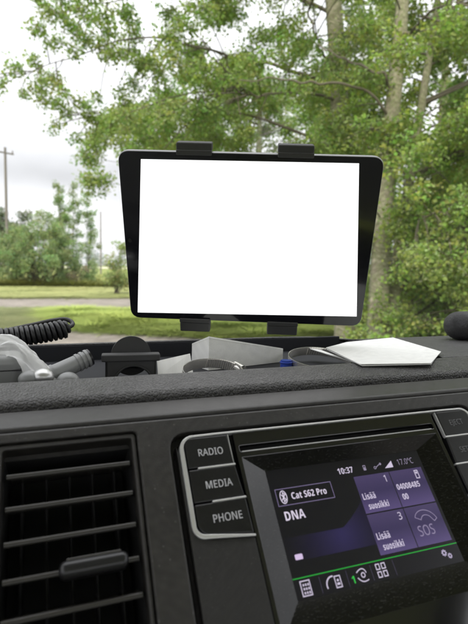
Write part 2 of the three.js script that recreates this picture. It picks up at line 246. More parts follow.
{
  const DA = 8.6, DB = 6.6;
  const baseA = A(346, 330, DA).setY(0), baseB = A(384, 330, DB).setY(0);
  const upA = [baseA, A(345, 300, DA), A(341, 150, DA + 0.1), A(338, 70, DA), A(332, -20, DA - 0.1), A(322, -160, DA), A(330, -330, DA + 0.3)];
  const upB1 = [baseB.clone().add(V(-0.1, 0, 0)), A(379, 300, DB), A(386, 180, DB), A(394, 95, DB), A(402, 10, DB), A(406, -120, DB), A(400, -320, DB)];
  const upB2 = [baseB.clone().add(V(0.12, 0, 0.05)), A(393, 300, DB + 0.2), A(408, 190, DB + 0.4), A(424, 90, DB + 0.5), A(440, -20, DB + 0.6), A(452, -200, DB + 0.6)];
  const limbsA = [
    { pts: [A(338, 100, DA), A(300, 92, DA - 0.4), A(262, 96, DA - 0.7), A(225, 88, DA - 0.8)], r: [0.05, 0.02] },
    { pts: [A(338, 60, DA), A(322, 52, DA - 0.3), A(315, 30, DA - 0.5), A(305, 0, DA - 0.6)], r: [0.045, 0.02] },
    { pts: [A(338, 85, DA), A(285, 68, DA - 0.2), A(225, 55, DA), A(160, 40, DA), A(110, 45, DA), A(60, 60, DA), A(20, 76, DA)], r: [0.06, 0.03, 0.008] },
    { pts: [A(334, 15, DA), A(270, -10, DA), A(190, -10, DA), A(120, 0, DA), A(55, 14, DA)], r: [0.06, 0.03, 0.008] },
    { pts: [A(341, 150, DA), A(290, 130, DA), A(215, 110, DA), A(150, 105, DA), A(100, 118, DA), A(66, 112, DA)], r: [0.055, 0.03, 0.008] },
  ];
  const limbsB = [
    { pts: [A(394, 95, DB), A(384, 76, DB - 0.2), A(360, 66, DB - 0.3), A(340, 58, DB - 0.2), A(318, 44, DB)], r: [0.04, 0.015] },
    { pts: [A(391, 120, DB), A(360, 88, DB - 0.3), A(320, 82, DB - 0.4), A(288, 80, DB - 0.4), A(240, 78, DB - 0.3)], r: [0.035, 0.012] },
    { pts: [A(400, 40, DB), A(420, 20, DB - 0.4), A(450, 5, DB - 0.6), A(490, -5, DB - 0.6)], r: [0.04, 0.015] },
    { pts: [A(408, 190, DB + 0.4), A(440, 160, DB), A(480, 150, DB - 0.2), A(520, 150, DB)], r: [0.04, 0.015] },
    { pts: [A(386, 200, DB), A(420, 215, DB - 0.4), A(450, 212, DB - 0.5), A(475, 215, DB - 0.5)], r: [0.03, 0.012] },
  ];
  const ca = [], cb = [], cc = [];
  // outer sprays on the left edge of the crown
  for (const [x, y, r] of [[46, 8, 11], [40, 26, 9], [62, 14, 12], [82, 8, 12], [102, 18, 13], [76, 30, 11], [122, 10, 14], [52, 40, 8], [34, 62, 8], [15, 66, 8], [4, 84, 8], [20, 92, 7], [37, 80, 10], [52, 74, 10], [46, 95, 9], [60, 102, 9], [68, 112, 8], [56, 119, 6], [50, 128, 4], [82, 104, 9], [92, 114, 10], [76, 139, 6], [96, 131, 8], [112, 119, 11], [106, 141, 8], [96, 152, 6], [122, 140, 10], [112, 52, 11], [127, 52, 12], [104, 44, 10], [90, 42, 10], [132, 30, 13], [143, 62, 12], [133, 82, 10], [126, 102, 11], [142, 112, 12], [152, 140, 12], [-14, 88, 8], [-30, 80, 9], [36, -8, 10], [60, -12, 13], [90, -14, 14], [165, 125, 13], [178, 144, 11], [62, 88, 7], [108, 30, 11], [118, 88, 7], [72, 48, 8], [100, 96, 7]])
    ca.push({ c: A(x, y, DA + rr(-0.7, 0.7)), r: r * DA / F * 1.25, n: Math.round(r * r * 2.3) });
  const holes = [[250, 18, 16, .7], [268, 62, 14, .8], [300, 70, 10, .8], [288, 40, 8, .5], [246, 128, 20, .8], [238, 100, 10, .6], [300, 118, 16, .7], [412, 112, 14, .9], [432, 122, 20, .9], [456, 108, 12, .7], [372, 70, 8, .8], [364, 84, 10, .6], [330, 10, 8, .5], [205, 60, 12, .5], [225, 135, 16, .7], [170, 85, 9, .5], [445, 245, 12, .5], [415, 200, 8, .4], [420, 138, 12, .8]];
  const open = (x, y) => { for (const [hx, hy, r, p] of holes) if (Math.hypot(x - hx, y - hy) < r && rnd() < p) return true; return false; };
  for (let i = 0, k = 0; i < 700 && k < 195; i++) { const x = rr(120, 375), y = k < 165 ? rr(-150, 165) : rr(60, 160); if (open(x, y) || (y > 150 && rnd() < 0.5)) continue; const D = DA + rr(-1.7, 1.9), r = rr(0.22, 0.42); if (D < DA + 0.3 && Math.abs(x - 337) < 15 && y > -30 && rnd() < 0.75) continue; ca.push({ c: A(x, y, D), r, n: Math.round(r * r * rr(2400, 4300)) }); k++; }
  for (let i = 0, k = 0; i < 900 && k < 250; i++) { const x = k < 200 ? rr(330, 600) : rr(355, 470), y = k < 200 ? rr(-150, 345) : rr(100, 330); if (open(x, y)) continue; if (x < 385 && y > 150 && rnd() < 0.6) continue; const D = DB + rr(-1.1, 2.2), r = rr(0.2, 0.4); if (D < DB + 0.3 && Math.abs(x - 388) < 17 && y > 110 && rnd() < 0.8) continue; if (D < DA && Math.abs(x - 337) < 10 && y < 150 && rnd() < 0.6) continue; const c = A(x, y, D); if (c.y < 0.5) continue; cb.push({ c, r, n: Math.round(r * r * rr(3100, 5600)) }); k++; }
  makeTree('birch_tree', 'tall tree whose thin branches spread out over the road', 'roadside trees', baseA, [{ pts: upA, r: [0.19, 0.155, 0.115, 0.06] }], limbsA, ca, 0.055, [0.222, 0.32, 0.062], leafMatNear);
  makeTree('birch_tree', 'twin stemmed tree with low leafy branches beside the black case', 'roadside trees', baseB, [{ pts: upB1, r: [0.15, 0.11, 0.065, 0.035] }, { pts: upB2, r: [0.11, 0.065, 0.04, 0.025] }], limbsB, cb, 0.050, [0.258, 0.36, 0.065], leafMatNear);
  // denser trees standing behind
  const specs = [[430, 13, 'leafy tree filling the background behind the twin stemmed tree'], [255, 17, 'dense green tree standing behind the tablet'], [560, 11, 'bushy tree at the far right of the roadside row']];
  for (const [bx, D, label] of specs) {
    const b = A(bx, 330, D).setY(0), cl = [], W = D * 0.32;
    for (let i = 0; i < (bx === 560 ? 95 : 150); i++) { const h = rr(0.03, 1), w = W * (0.55 + 0.6 * Math.sin(Math.PI * Math.min(1, h * 1.1))), a = rr(0, 6.28), q = Math.sqrt(rnd()); const y = (bx === 255 ? 2.2 : 0.5) + h * (bx === 255 ? 6 : 7.5), r = rr(0.35, 0.65); cl.push({ c: b.clone().add(V(Math.cos(a) * w * q, y, Math.sin(a) * w * q * 0.7)), r, n: Math.round(r * r * (bx === 255 ? 2000 : 1100)) }); }
    makeTree('leafy_tree', label, 'background trees', b, [{ pts: [b, b.clone().add(V(0.1, 2.5, 0)), b.clone().add(V(-0.05, 5, 0.1)), b.clone().add(V(0, 8.2, 0))], r: [0.2, 0.14, 0.04] }], [], cl, 0.095, [0.23, 0.33, 0.075], leafMatNear);
  }
  // undergrowth bushes below the trees
  for (const [px, D, w, h, label] of [[440, 8.4, 0.9, 1.9, 'light green bush under the twin stemmed tree'], [500, 7.6, 1.0, 2.2, 'leafy bush right of the twin stemmed tree'], [410, 10.5, 1.0, 1.6, 'low bush between the two roadside trunks'], [300, 15, 1.4, 1.2, 'low bush behind the lawn under the tablet']]) {
    const b = A(px, 330, D).setY(0), t = thing('bush', label, 'bush', b, 'undergrowth bushes'), lv = new Leaves(), tw = [];
    for (let i = 0; i < 46; i++) { const a = rr(0, 6.28), q = Math.sqrt(rnd()), y = rr(0.12, 1) * h, c = b.clone().add(V(Math.cos(a) * w * q, y, Math.sin(a) * w * q)); tw.push(taper([b.clone().add(V(rr(-0.2, 0.2), 0, rr(-0.2, 0.2))), b.clone().lerp(c, 0.6).setY(y * 0.7), c], [0.014, 0.004], 4, 4)); const r = rr(0.2, 0.36); spray(lv, tw, c, r, Math.round(r * r * 2400), 0.062, [0.27, 0.37, 0.075]); }
    part('stems', merge(tw).translate(-b.x, -b.y, -b.z), twigMat, t); tag(part('foliage', lv.geo(b), leafMatNear, t), null, null, null, 'stuff');
  }
  // far shrubs and trees on the left
  const far = (name, cat, label, px, D, list, size, hue, group) => {
    const b = A(px, 290, D).setY(0), t = thing(name, label, cat, b, group), lv = new Leaves(), tw = [];
    const k = D / F;
    for (const [x, y, rx, ry, n] of list) for (let i = 0; i < Math.max(1, Math.round(rx * ry / 16)); i++) { const a = rr(0, 6.28), q = Math.sqrt(rnd()), c = A(x + Math.cos(a) * rx * q, y + Math.sin(a) * ry * q, D + rr(-1, 1) * rx * k * 1.2); if (c.y < 0.3) continue; tw.push(taper([b.clone().add(V(rr(-1, 1) * rx * k * 0.4, 0, rr(-1, 1) * rx * k * 0.4)), b.clone().lerp(c, 0.5).setY(c.y * 0.6), c], [size * 0.12, size * 0.05], 4, 4)); spray(lv, null, c, (name === 'poplar_sapling' ? 4.6 : 6.5) * k, n * 3, size, hue, 1.1); }
    part(cat === 'tree' ? 'trunk' : 'stems', merge(tw).translate(-b.x, -b.y, -b.z), twigMat, t); tag(part(cat === 'tree' ? 'crown' : 'foliage', lv.geo(b), leafMatFar, t), null, null, null, 'stuff');
  };
  far('willow_shrub', 'shrub', 'large rounded grey green shrub at the roadside', 40, 40, [[38, 250, 34, 30, 60], [10, 252, 22, 26, 55], [70, 258, 22, 22, 55], [84, 268, 12, 12, 45], [45, 225, 22, 12, 45]], 0.15, [0.22, 0.30, 0.115]);
  far('poplar_sapling', 'tree', 'tall narrow tree with feathery tip rising from the shrub', 62, 41, [[60, 188, 4, 11, 60], [62, 206, 7, 13, 70], [63, 226, 9, 12, 45], [62, 245, 10, 12, 45]], 0.13, [0.22, 0.31, 0.11], 'narrow roadside trees');
  far('poplar_sapling', 'tree', 'shorter narrow tree beside the feathery tall one', 74, 42, [[73, 194, 4, 10, 55], [75, 208, 6, 12, 60], [76, 228, 8, 12, 45]], 0.13, [0.22, 0.31, 0.11], 'narrow roadside trees');
  far('poplar_sapling', 'tree', 'bowed narrow tree leaning out over the meadow', 88, 43, [[86, 204, 5, 11, 60], [91, 221, 7, 12, 60], [92, 240, 8, 14, 45]], 0.13, [0.22, 0.31, 0.11], 'narrow roadside trees');
  far('dark_tree', 'tree', 'dark broad tree behind the utility pole', 4, 75, [[2, 232, 12, 22, 90], [-18, 226, 16, 24, 90], [14, 240, 8, 14, 60]], 0.36, [0.14, 0.17, 0.09]);
  far('dark_tree', 'tree', 'small dark tree between the utility pole and the narrow trees', 22, 80, [[23, 222, 4, 12, 50], [26, 240, 8, 14, 70]], 0.34, [0.16, 0.2, 0.11]);
  far('sapling', 'shrub', 'slender young sapling in the tall meadow grass', 116, 28, [[112, 268, 7, 16, 40], [121, 262, 7, 20, 40], [126, 275, 8, 14, 40]], 0.12, [0.25, 0.3, 0.1]);
  far('dry_bush', 'shrub', 'brownish dry bush at the foot of the narrow trees', 80, 38, [[80, 272, 12, 7, 34]], 0.12, [0.19, 0.16, 0.10]);
  // far wood on the horizon: one mass, haze put into its pale leaf colour
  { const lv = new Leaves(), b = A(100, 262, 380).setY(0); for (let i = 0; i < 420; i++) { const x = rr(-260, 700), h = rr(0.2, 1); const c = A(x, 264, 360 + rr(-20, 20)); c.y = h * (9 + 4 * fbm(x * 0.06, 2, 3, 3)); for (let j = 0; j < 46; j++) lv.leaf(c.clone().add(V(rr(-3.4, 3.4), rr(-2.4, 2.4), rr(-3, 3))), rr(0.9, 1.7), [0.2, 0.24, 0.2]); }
    const o = part('far_wood', lv.geo(b), leafMatFar, scene); o.position.copy(b); tag(o, 'band of far woodland on the horizon with haze painted into its colour', 'woodland', null, 'stuff'); }
}
// poles
{
  const pole = (px, yTop, D, label, arm) => { const b = A(px, 285, D).setY(0), top = A(px + (285 - yTop) * 0.02, yTop, D), t = thing('utility_pole', label, 'pole', b, 'poles by the road'), m = std({ color: lin(0.16, 0.15, 0.14), roughness: 0.9 }); part('post', taper([b, b.clone().setY(top.y)], [0.15, 0.11], 8, 4), m, t, false);
    if (arm) { part('crossarm', box(1.6, 0.12, 0.12, 0, top.y - 0.5, 0).rotateY(0.5), m, t); for (const s of [-0.7, 0, 0.7]) part('insulator', new THREE.CylinderGeometry(0.05, 0.07, 0.25, 8).translate(s, top.y - 0.3, 0).rotateY(0.5), m, t); } else part('cap', new THREE.CylinderGeometry(0.13, 0.13, 0.1, 8).translate(0, top.y, 0), m, t); };
  pole(8, 148, 52, 'tall weathered wooden utility pole with a crossarm', true);
  pole(101, 212, 95, 'thin bare pole beyond the narrow trees', false);
}

// ================================================================ VAN CAB
const D = (f, u) => [f, u];
const WX0 = -0.66, WX1 = 1.03;
{
  const t = thing('van_cab', 'pale van cab shell with roof, doors and side windows round the dashboard', 'van', V(0.185, 0, 0));
  const add = (name, geo, m, p = t) => { geo.translate(p === t ? -0.185 : 0, 0, 0); return part(name, geo, m, p); };
  add('roof', box(WX1 - WX0 + 0.1, 0.04, 1.56, (WX0 + WX1) / 2, H + 0.535, 0.505), M.headliner);
  { const b = add('rear_wall', box(WX1 - WX0 + 0.1, 1.0, 0.03, (WX0 + WX1) / 2, H - 0.6, 1.26), M.headliner); part('window', box(WX1 - WX0, 0.6, 0.006, (WX0 + WX1) / 2 - 0.185, H + 0.2, 1.26), M.glass, b).castShadow = false; }
  add('floor', box(WX1 - WX0, 0.03, 1.85, (WX0 + WX1) / 2, H - 1.08, 0.2), M.trim);
  add('firewall', box(WX1 - WX0, 0.93, 0.03, (WX0 + WX1) / 2, H - 0.6, -0.74), M.trim);
  for (const x of [WX0, WX1]) {
    const s = x < 0 ? -1 : 1;
    const d = add('door', box(0.05, 0.92, 1.5, x + s * 0.026, H - 0.6, 0.0), M.paint);
    const q = part('window', box(0.006, 0.66, 1.12, x + s * 0.026 - 0.185, H + 0.19, 0.12), M.glass, d); q.castShadow = false;
    add('door_pillar', box(0.05, 0.66, 0.12, x + s * 0.026, H + 0.19, 0.745), M.trim);
    add('rear_side', box(0.05, 0.92, 0.5, x + s * 0.026, H - 0.6, 1.0), M.paint);
    add('roof_rail', box(0.06, 0.05, 1.5, x + s * 0.02, H + 0.497, 0.51), M.trim);
    add('windscreen_pillar', taper([V(x, H - 0.14, -0.76), V(x, H + 0.52, -0.24)], [0.045, 0.04], 8), M.trim);
  }
  add('windscreen_header', box(WX1 - WX0, 0.05, 0.06, (WX0 + WX1) / 2, H + 0.51, -0.262), M.headliner);
}
{ // windscreen leaning back from the cowl to the roof
  const o = tag(part('windscreen', fromArrays([WX0, -0.12, -0.735, WX1, -0.12, -0.735, WX1, 0.50, -0.25, WX0, 0.50, -0.25], [0, 0, 1, 0, 1, 1, 0, 1], [0, 1, 2, 0, 2, 3]), M.glass, scene), 'clear sloping windscreen between the dashboard and the trees', 'windscreen');
  o.position.y = H; o.castShadow = false;
}
// ================================================================ DASHBOARD
const X0 = WX0 + 0.02, X1 = WX1 - 0.02, TR = 0.345;      // tray ends at TR
const faceAxes = new THREE.Matrix4().makeBasis(V(1, 0, 0), V(0, 0.75164, -0.65957), V(0, 0.65957, 0.75164)).setPosition(0, H - 0.18610, -0.21207);
const dash = thing('dashboard', 'dark grey van dashboard with grained soft roll and open tray', 'dashboard', V(0.185, H - 0.3, -0.4));
{
  const w = (name, geo, m) => part(name, geo, m, dash, false);
  const roll = fillet([[0.3245, -0.135], [0.3245, -0.0872, 0.004], [0.3275, -0.0846, 0.005], [0.343, -0.0818, 0.01], [0.3595, -0.0808, 0.006], [0.3675, -0.0823, 0.005], [0.3705, -0.0865, 0.003], [0.372, -0.135]]);
  w('soft_roll', sweep(roll, X0, X1), M.leather);
  w('trim_strip', sweep(fillet([[0.296, -0.112], [0.2953, -0.0933, 0.0014], [0.297, -0.0921, 0.0016], [0.310, -0.0910, 0.004], [0.3205, -0.0900, 0.0025], [0.3225, -0.093, 0.002], [0.323, -0.112]]), X0, X1), M.panel);
  w('tray', sweep([[0.3725, -0.1005], [0.535, -0.1005], [0.535, -0.138], [0.3725, -0.138]], X0, TR - 0.0005), M.tray);
  w('tray_rear_wall', sweep(fillet([[0.5355, -0.14], [0.536, -0.0845, 0.001], [0.5415, -0.0845, 0.001], [0.542, -0.14]]), X0, TR - 0.0004), M.tray);
  w('rear_deck', sweep(fillet([[0.5365, -0.0842], [0.5365, -0.0833, 0.0006], [0.539, -0.0826, 0.002], [0.548, -0.0838, 0.006], [0.60, -0.0985, 0.02], [0.73, -0.13], [0.73, -0.14], [0.5425, -0.14], [0.5425, -0.0842]]), X0, 0.62, true, (f, u, x) => { const t = clamp((x - 0.27) / 0.22); return [f, u - 0.016 * t * t * (3 - 2 * t)]; }), M.deck);
  w('tray_end', box(0.012, 0.045, 0.17, TR + 0.006, H - 0.115, -0.452), M.tray);
  w('side_deck', sweep(fillet([[0.3725, -0.14], [0.3727, -0.0832, 0.001], [0.376, -0.0826, 0.002], [0.44, -0.0822, 0.03], [0.52, -0.0856, 0.03], [0.57, -0.0955, 0.02], [0.73, -0.1305], [0.73, -0.14]]), TR + 0.0125, X1), M.deck);
  // console frame: plate in the sloping face with openings for vent and radio
  const mmS = p => p.map(([x, y]) => [x / 1000, y / 1000]);
  const plate = extrude(mmS([[-630, -260], [1005, -260], [1005, 122.5], [-630, 122.5]]), 0.014, -0.014, 0.0011, [mmS(rrect(-30, -40, 46.5, 116.5, 3)).reverse(), mmS(rrect(65.5, -120, 303.5, 112.6, 12)).reverse()]);
  w('console_frame', plate.applyMatrix4(faceAxes), M.panel);
  w('console_frame_edge', extrude(mmS(rrect(65.5, -120, 303.5, 112.6, 12)), 0.006, -0.0165, 0, [mmS(rrect(68.6, -117, 300.5, 109.6, 10)).reverse()]).applyMatrix4(faceAxes), M.blackPlastic);
}
const inFace = (x, y, z = 0) => V(x / 1000, y / 1000, z / 1000).applyMatrix4(faceAxes);
function faceThing(name, label, cat, x, y) { const g = thing(name, label, cat, inFace(x, y)); g.quaternion.setFromRotationMatrix(faceAxes); g.userData.o = undefined; delete g.userData.o; return g; }
const mm = p => p.map(([x, y]) => [x / 1000, y / 1000]);
// ---------------------------------------------------------------- air vent (face millimetres)
{
  const t = faceThing('air_vent', 'black air vent with horizontal slats left of the radio', 'air vent', 8, 40), O = [8, 40];
  const add = (name, geo, m) => part(name, geo.translate(-O[0] / 1000, -O[1] / 1000, 0), m, t);
  add('frame', extrude(mm(rrect(-29.5, -39.5, 46, 116, 3)), 0.012, -0.0135, 0.0012, [mm(rrect(-26.5, -36, 43.2, 113, 2)).reverse()]), M.panel);
  // sloped inner right and left cheeks
  add('duct', merge([box(0.002, 0.150, 0.05, -0.0272, 0.038, -0.037), box(0.002, 0.150, 0.05, 0.0445, 0.038, -0.037), box(0.072, 0.002, 0.05, 0.0085, 0.114, -0.037), box(0.072, 0.15, 0.002, 0.0085, 0.038, -0.063)]), M.duct);
  for (let k = 0; k < 9; k++) {
    const v = 99.1 - 17.15 * k, blade = extrude(fillet([[-1.1, -1.4, 0.9], [1.5, -1.35, 1.2], [1.5, 1.2, 1.2], [-24, 5.6, 0.8], [-24, 4.0, 0.8]].map(([a, b, r]) => [a / 1000, b / 1000, r / 1000]), true), 0.0655, -0.03275);
    blade.applyMatrix4(new THREE.Matrix4().makeBasis(V(0, 0, 1), V(0, 1, 0), V(-1, 0, 0)));
    add('slat', blade.translate(0.0086, v / 1000, -0.0055), M.slat);
  }
  for (let k = 0; k < 5; k++) add('vane', rbox(0.0016, 0.14, 0.02, 0.0007, (-18 + k * 13.4) / 1000, 0.036, -0.046), M.duct);
  const tab = add('thumb_tab', rbox(0.034, 0.0085, 0.012, 0.0036, 0.0185, 0.0476, -0.003, 4), M.blackPlastic);
  part('grip', rbox(0.027, 0.0016, 0.009, 0.0007, 0.0185 - O[0] / 1000, 0.0518 - O[1] / 1000, -0.003), M.slat, tab);
}
// ---------------------------------------------------------------- radio
const font = await new FontLoader().loadAsync('fonts/droid/droid_sans_regular.typeface.json');
const fontB = await new FontLoader().loadAsync('fonts/droid/droid_sans_bold.typeface.json');
{
  const O = [185, 60], t = faceThing('car_radio', 'glossy black car radio with lit display and labelled buttons', 'radio', ...O);
  const add = (name, geo, m, p = t) => part(name, geo.translate(-O[0] / 1000, -O[1] / 1000, 0), m, p);
  const C = 185, mir = pts => pts.map(([x, y, r]) => [2 * C - x, y, r]).reverse();
  const bv = [109.5, -4, 260.5, 92.5], di = [125.3, 11.5, 243.8, 84.5];   // outer and inner edge of the sloping display surround
  add('faceplate', extrude(mm([[106.6, -116], [263.4, -116], [263.4, 108.6], [106.6, 108.6]]), 0.004, -0.0045, 0.0004, [mm([[bv[0], bv[1]], [bv[2], bv[1]], [bv[2], bv[3]], [bv[0], bv[3]]]).reverse(), mm(rrect(109, 96.4, 261, 100.2, 1.2)).reverse()]), M.gloss);
  add('backing_plate', box(0.228, 0.224, 0.002, 0.185, -0.0035, -0.0125), M.duct);
  { // CD slot
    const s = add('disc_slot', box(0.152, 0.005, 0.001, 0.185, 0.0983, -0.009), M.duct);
    part('slot_lip_highlight', rbox(0.149, 0.0009, 0.004, 0.0004, 0, 0.0966 - 0.060, -0.0032), M.silver, s);  // silver strip stands in for the highlight along the slot edge
  }
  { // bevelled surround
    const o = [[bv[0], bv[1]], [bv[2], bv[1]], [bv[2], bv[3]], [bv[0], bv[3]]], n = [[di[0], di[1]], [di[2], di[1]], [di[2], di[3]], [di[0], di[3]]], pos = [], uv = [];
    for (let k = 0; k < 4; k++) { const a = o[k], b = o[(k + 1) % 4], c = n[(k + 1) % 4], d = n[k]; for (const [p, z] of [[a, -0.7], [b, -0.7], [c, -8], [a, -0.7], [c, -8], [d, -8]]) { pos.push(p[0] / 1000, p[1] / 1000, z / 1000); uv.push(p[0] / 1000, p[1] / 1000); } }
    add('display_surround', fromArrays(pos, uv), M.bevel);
  }
  // display
  const cv = document.createElement('canvas'), K = 10; cv.width = 1185; cv.height = 730; const g = cv.getContext('2d');
  const X = u => (u - di[0]) * K, Y = v => (di[3] - v) * K;
  g.fillStyle = '#07060c'; g.fillRect(0, 0, cv.width, cv.height);
  const gl = g.createRadialGradient(X(165), Y(40), 20, X(165), Y(40), 420); gl.addColorStop(0, '#2b2450'); gl.addColorStop(0.5, '#150f2b'); gl.addColorStop(1, '#07060c'); g.save(); g.fillStyle = gl; g.beginPath(); g.moveTo(0, Y(31)); g.quadraticCurveTo(X(165), Y(37), X(186), Y(58)); g.lineTo(X(186), Y(31)); g.closePath(); g.fill(); g.fillRect(0, Y(44), X(186), 110); g.restore();
  const tile = (u0, v1, u1, v0) => { const q = g.createLinearGradient(0, Y(v1), 0, Y(v0)); q.addColorStop(0, '#4a3f66'); q.addColorStop(0.45, '#3a3157'); q.addColorStop(1, '#5a4c7c'); g.fillStyle = q; g.fillRect(X(u0), Y(v1), (u1 - u0) * K, (v1 - v0) * K); };
  tile(186, 72.8, 214, 49.2); tile(214.6, 72.8, 241.5, 49.2); tile(186, 48.4, 214, 24.6); tile(214.6, 48.4, 241.5, 24.6);
  g.fillStyle = '#d9cfe6';
  const tx = (s, u, v, h, w = '', al = 'left', sx = 1) => { g.save(); g.translate(X(u), Y(v)); g.scale(sx, 1); g.font = `${w} ${h * K}px sans-serif`; g.textAlign = al; g.textBaseline = 'alphabetic'; g.fillText(s, 0, 0); g.restore(); };
  tx('10:37', 181.7, 75.8, 5.4, 'bold', 'center', 0.9);
  g.fillStyle = '#9d93ad'; tx('17.0°C', 230.5, 76.2, 5.4, '', 'center', 0.85);
  // small status marks: phone battery, link, signal steps
  g.strokeStyle = '#9d93ad'; g.lineWidth = 5; g.strokeRect(X(196), Y(79.2), 16, 30); g.fillRect(X(196.3), Y(78), 10, 16);
  g.beginPath(); g.arc(X(205), Y(76.8), 8, 0, 7); g.moveTo(X(206), Y(77)); g.lineTo(X(209), Y(78.6)); g.arc(X(210), Y(78.8), 6, 0, 7); g.stroke();
  g.fillStyle = '#d9cfe6'; g.beginPath(); g.moveTo(X(212.5), Y(75.4)); g.lineTo(X(219.5), Y(75.4)); g.lineTo(X(219.5), Y(80)); g.closePath(); g.fill();
  // linked phone box
  g.strokeStyle = '#7b6f94'; g.lineWidth = 5; g.strokeRect(X(128.4), Y(72.2), 395, 100);
  g.strokeStyle = '#e8def2'; g.lineWidth = 6; g.beginPath(); g.ellipse(X(133), Y(67.2), 22, 38, 0, 0, 7); g.stroke(); g.beginPath(); g.moveTo(X(131.6), Y(65.4)); g.lineTo(X(134.4), Y(68.8)); g.lineTo(X(133), Y(70)); g.lineTo(X(133), Y(64.4)); g.lineTo(X(134.4), Y(65.6)); g.lineTo(X(131.6), Y(69)); g.stroke();
  g.fillStyle = '#e8def2'; tx('Cat S62 Pro', 138.2, 65.2, 5.6, 'bold', 'left', 0.84); tx('DNA', 130, 53.4, 7.4, 'bold', 'left', 0.9);
  g.fillStyle = '#d9cfe6'; tx('1', 211.6, 66.6, 6.2, '', 'right'); tx('3', 211.6, 42.2, 6.2, '', 'right');
  for (const b of [0, -24.4]) { tx('Lisää', 187.4, 57.6 + b, 5.4, 'bold', 'left', 0.78); tx('suosikki', 189.6, 51.4 + b, 5.4, 'bold', 'left', 0.74); }
  tx('04008485', 215.8, 60.2, 5.2, 'bold', 'left', 0.84); tx('00', 217.4, 53.6, 5.2, 'bold', 'left', 0.84);
  g.strokeStyle = '#d9cfe6'; g.lineWidth = 6; g.strokeRect(X(234.6), Y(71), 26, 52); g.fillRect(X(235.2), Y(70.2), 14, 14);
  g.fillStyle = g.strokeStyle = '#9488a8'; tx('SOS', 218.8, 30.2, 8.6, '', 'left', 0.86); g.lineWidth = 5; g.beginPath(); g.moveTo(X(220.6), Y(41.6)); g.bezierCurveTo(X(223), Y(47), X(234), Y(47), X(237), Y(39)); g.lineTo(X(234.4), Y(37.6)); g.lineTo(X(232), Y(41)); g.bezierCurveTo(X(229), Y(43), X(226), Y(42.4), X(224.6), Y(39.6)); g.closePath(); g.stroke();
  g.fillStyle = '#e0c9f0'; g.beginPath(); g.roundRect?.(X(130.2), Y(34.6), 50, 30, 6); g.fill();
  g.strokeStyle = '#23a83a'; g.lineWidth = 6; g.beginPath(); g.moveTo(0, Y(22.4)); g.lineTo(cv.width, Y(22.4)); g.stroke();
  g.fillStyle = '#0b0910'; g.fillRect(0, Y(22), cv.width, Y(di[1]) - Y(22));
  g.strokeStyle = '#4d4660'; g.lineWidth = 3; for (const u of [141.5, 159.4, 176.2, 192.5]) { g.beginPath(); g.moveTo(X(u), Y(21)); g.lineTo(X(u), Y(12.6)); g.stroke(); }
  g.strokeStyle = g.fillStyle = '#d9cfe6'; g.lineWidth = 6;
  g.strokeRect(X(129.2), Y(20.6), 58, 74); for (let i = 0; i < 3; i++) for (let j = 0; j < 3; j++) g.fillRect(X(130.4 + i * 1.5), Y(19.2 - j * 2), 9, 12);
  g.lineWidth = 8; g.beginPath(); g.arc(X(149.6), Y(15.4), 44, Math.PI * 0.9, Math.PI * 1.55); g.stroke(); g.lineWidth = 6; g.strokeRect(X(151), Y(19.4), 36, 58); g.beginPath(); g.arc(X(152.8), Y(17.2), 7, 0, 7); g.fill(); g.fillRect(X(151.8), Y(16), 20, 12);
  g.beginPath(); g.moveTo(X(166), Y(18.6)); g.bezierCurveTo(X(170), Y(21.4), X(172), Y(20), X(172.4), Y(17.6)); g.moveTo(X(166), Y(16)); g.bezierCurveTo(X(168), Y(13), X(170), Y(13), X(173), Y(14)); g.stroke(); g.beginPath(); g.arc(X(170), Y(16.8), 12, 0, 7); g.stroke(); g.fillStyle = '#33d04c'; tx('1', 161.6, 13.6, 5.4, 'bold');
  g.fillStyle = '#d9cfe6'; for (const [a, b] of [[180, 20.6], [184, 20.6], [180, 16.4], [184, 16.4]]) { g.strokeRect(X(a), Y(b), 24, 28); }
  g.fillStyle = '#b9aecb'; for (const [a, b, r] of [[231.4, 18.4, 17], [235, 16.2, 14]]) { g.beginPath(); for (let k = 0; k <= 32; k++) { const an = k / 32 * Math.PI * 2, q = r * (k % 4 < 2 ? 1.25 : 0.95); g.lineTo(X(a) + Math.cos(an) * q, Y(b) + Math.sin(an) * q); } g.fill(); g.fillStyle = '#0b0910'; g.beginPath(); g.arc(X(a), Y(b), r * 0.4, 0, 7); g.fill(); g.fillStyle = '#b9aecb'; }
  const ct = new THREE.CanvasTexture(cv); ct.colorSpace = THREE.SRGBColorSpace; ct.anisotropy = 8;
  add('display', new THREE.PlaneGeometry((di[2] - di[0]) / 1000, (di[3] - di[1]) / 1000).translate((di[0] + di[2]) / 2000, (di[1] + di[3]) / 2000, -0.0079), std({ color: lin(0.008, 0.008, 0.01), emissive: 0xffffff, emissiveMap: ct, emissiveIntensity: 0.26, roughness: 0.28 }));
  // buttons
  const text = (s, h, x, y, z, parent, m, f = font) => { const tg = new TextGeometry(s, { font: f, size: h / 1000, depth: 0.00025, curveSegments: 4 }); tg.computeBoundingBox(); const b = tg.boundingBox; tg.scale(0.93, 1, 1).translate(x / 1000 - 0.93 * (b.max.x + b.min.x) / 2 - O[0] / 1000, y / 1000 - (b.max.y + b.min.y) / 2 - O[1] / 1000, z / 1000); return part('lettering', tg, m, parent); };
  const rows = [[[74.2, 89.3, 0.8], [102.9, 89.3, 0.6], [102.2, 107.9, 0.6], [74.2, 107.9, 4.2]], [[74.2, 69.4, 0.8], [105, 69.4, 0.6], [103.2, 88.4, 0.6], [74.2, 88.4, 0.8]], [[77.5, 52.2, 5.5], [105.8, 48.8, 0.6], [105.4, 68.5, 0.6], [74.2, 68.5, 0.8], [74.2, 56, 5]]];
  const dim = std({ color: lin(0.13, 0.13, 0.135), roughness: 0.6 });
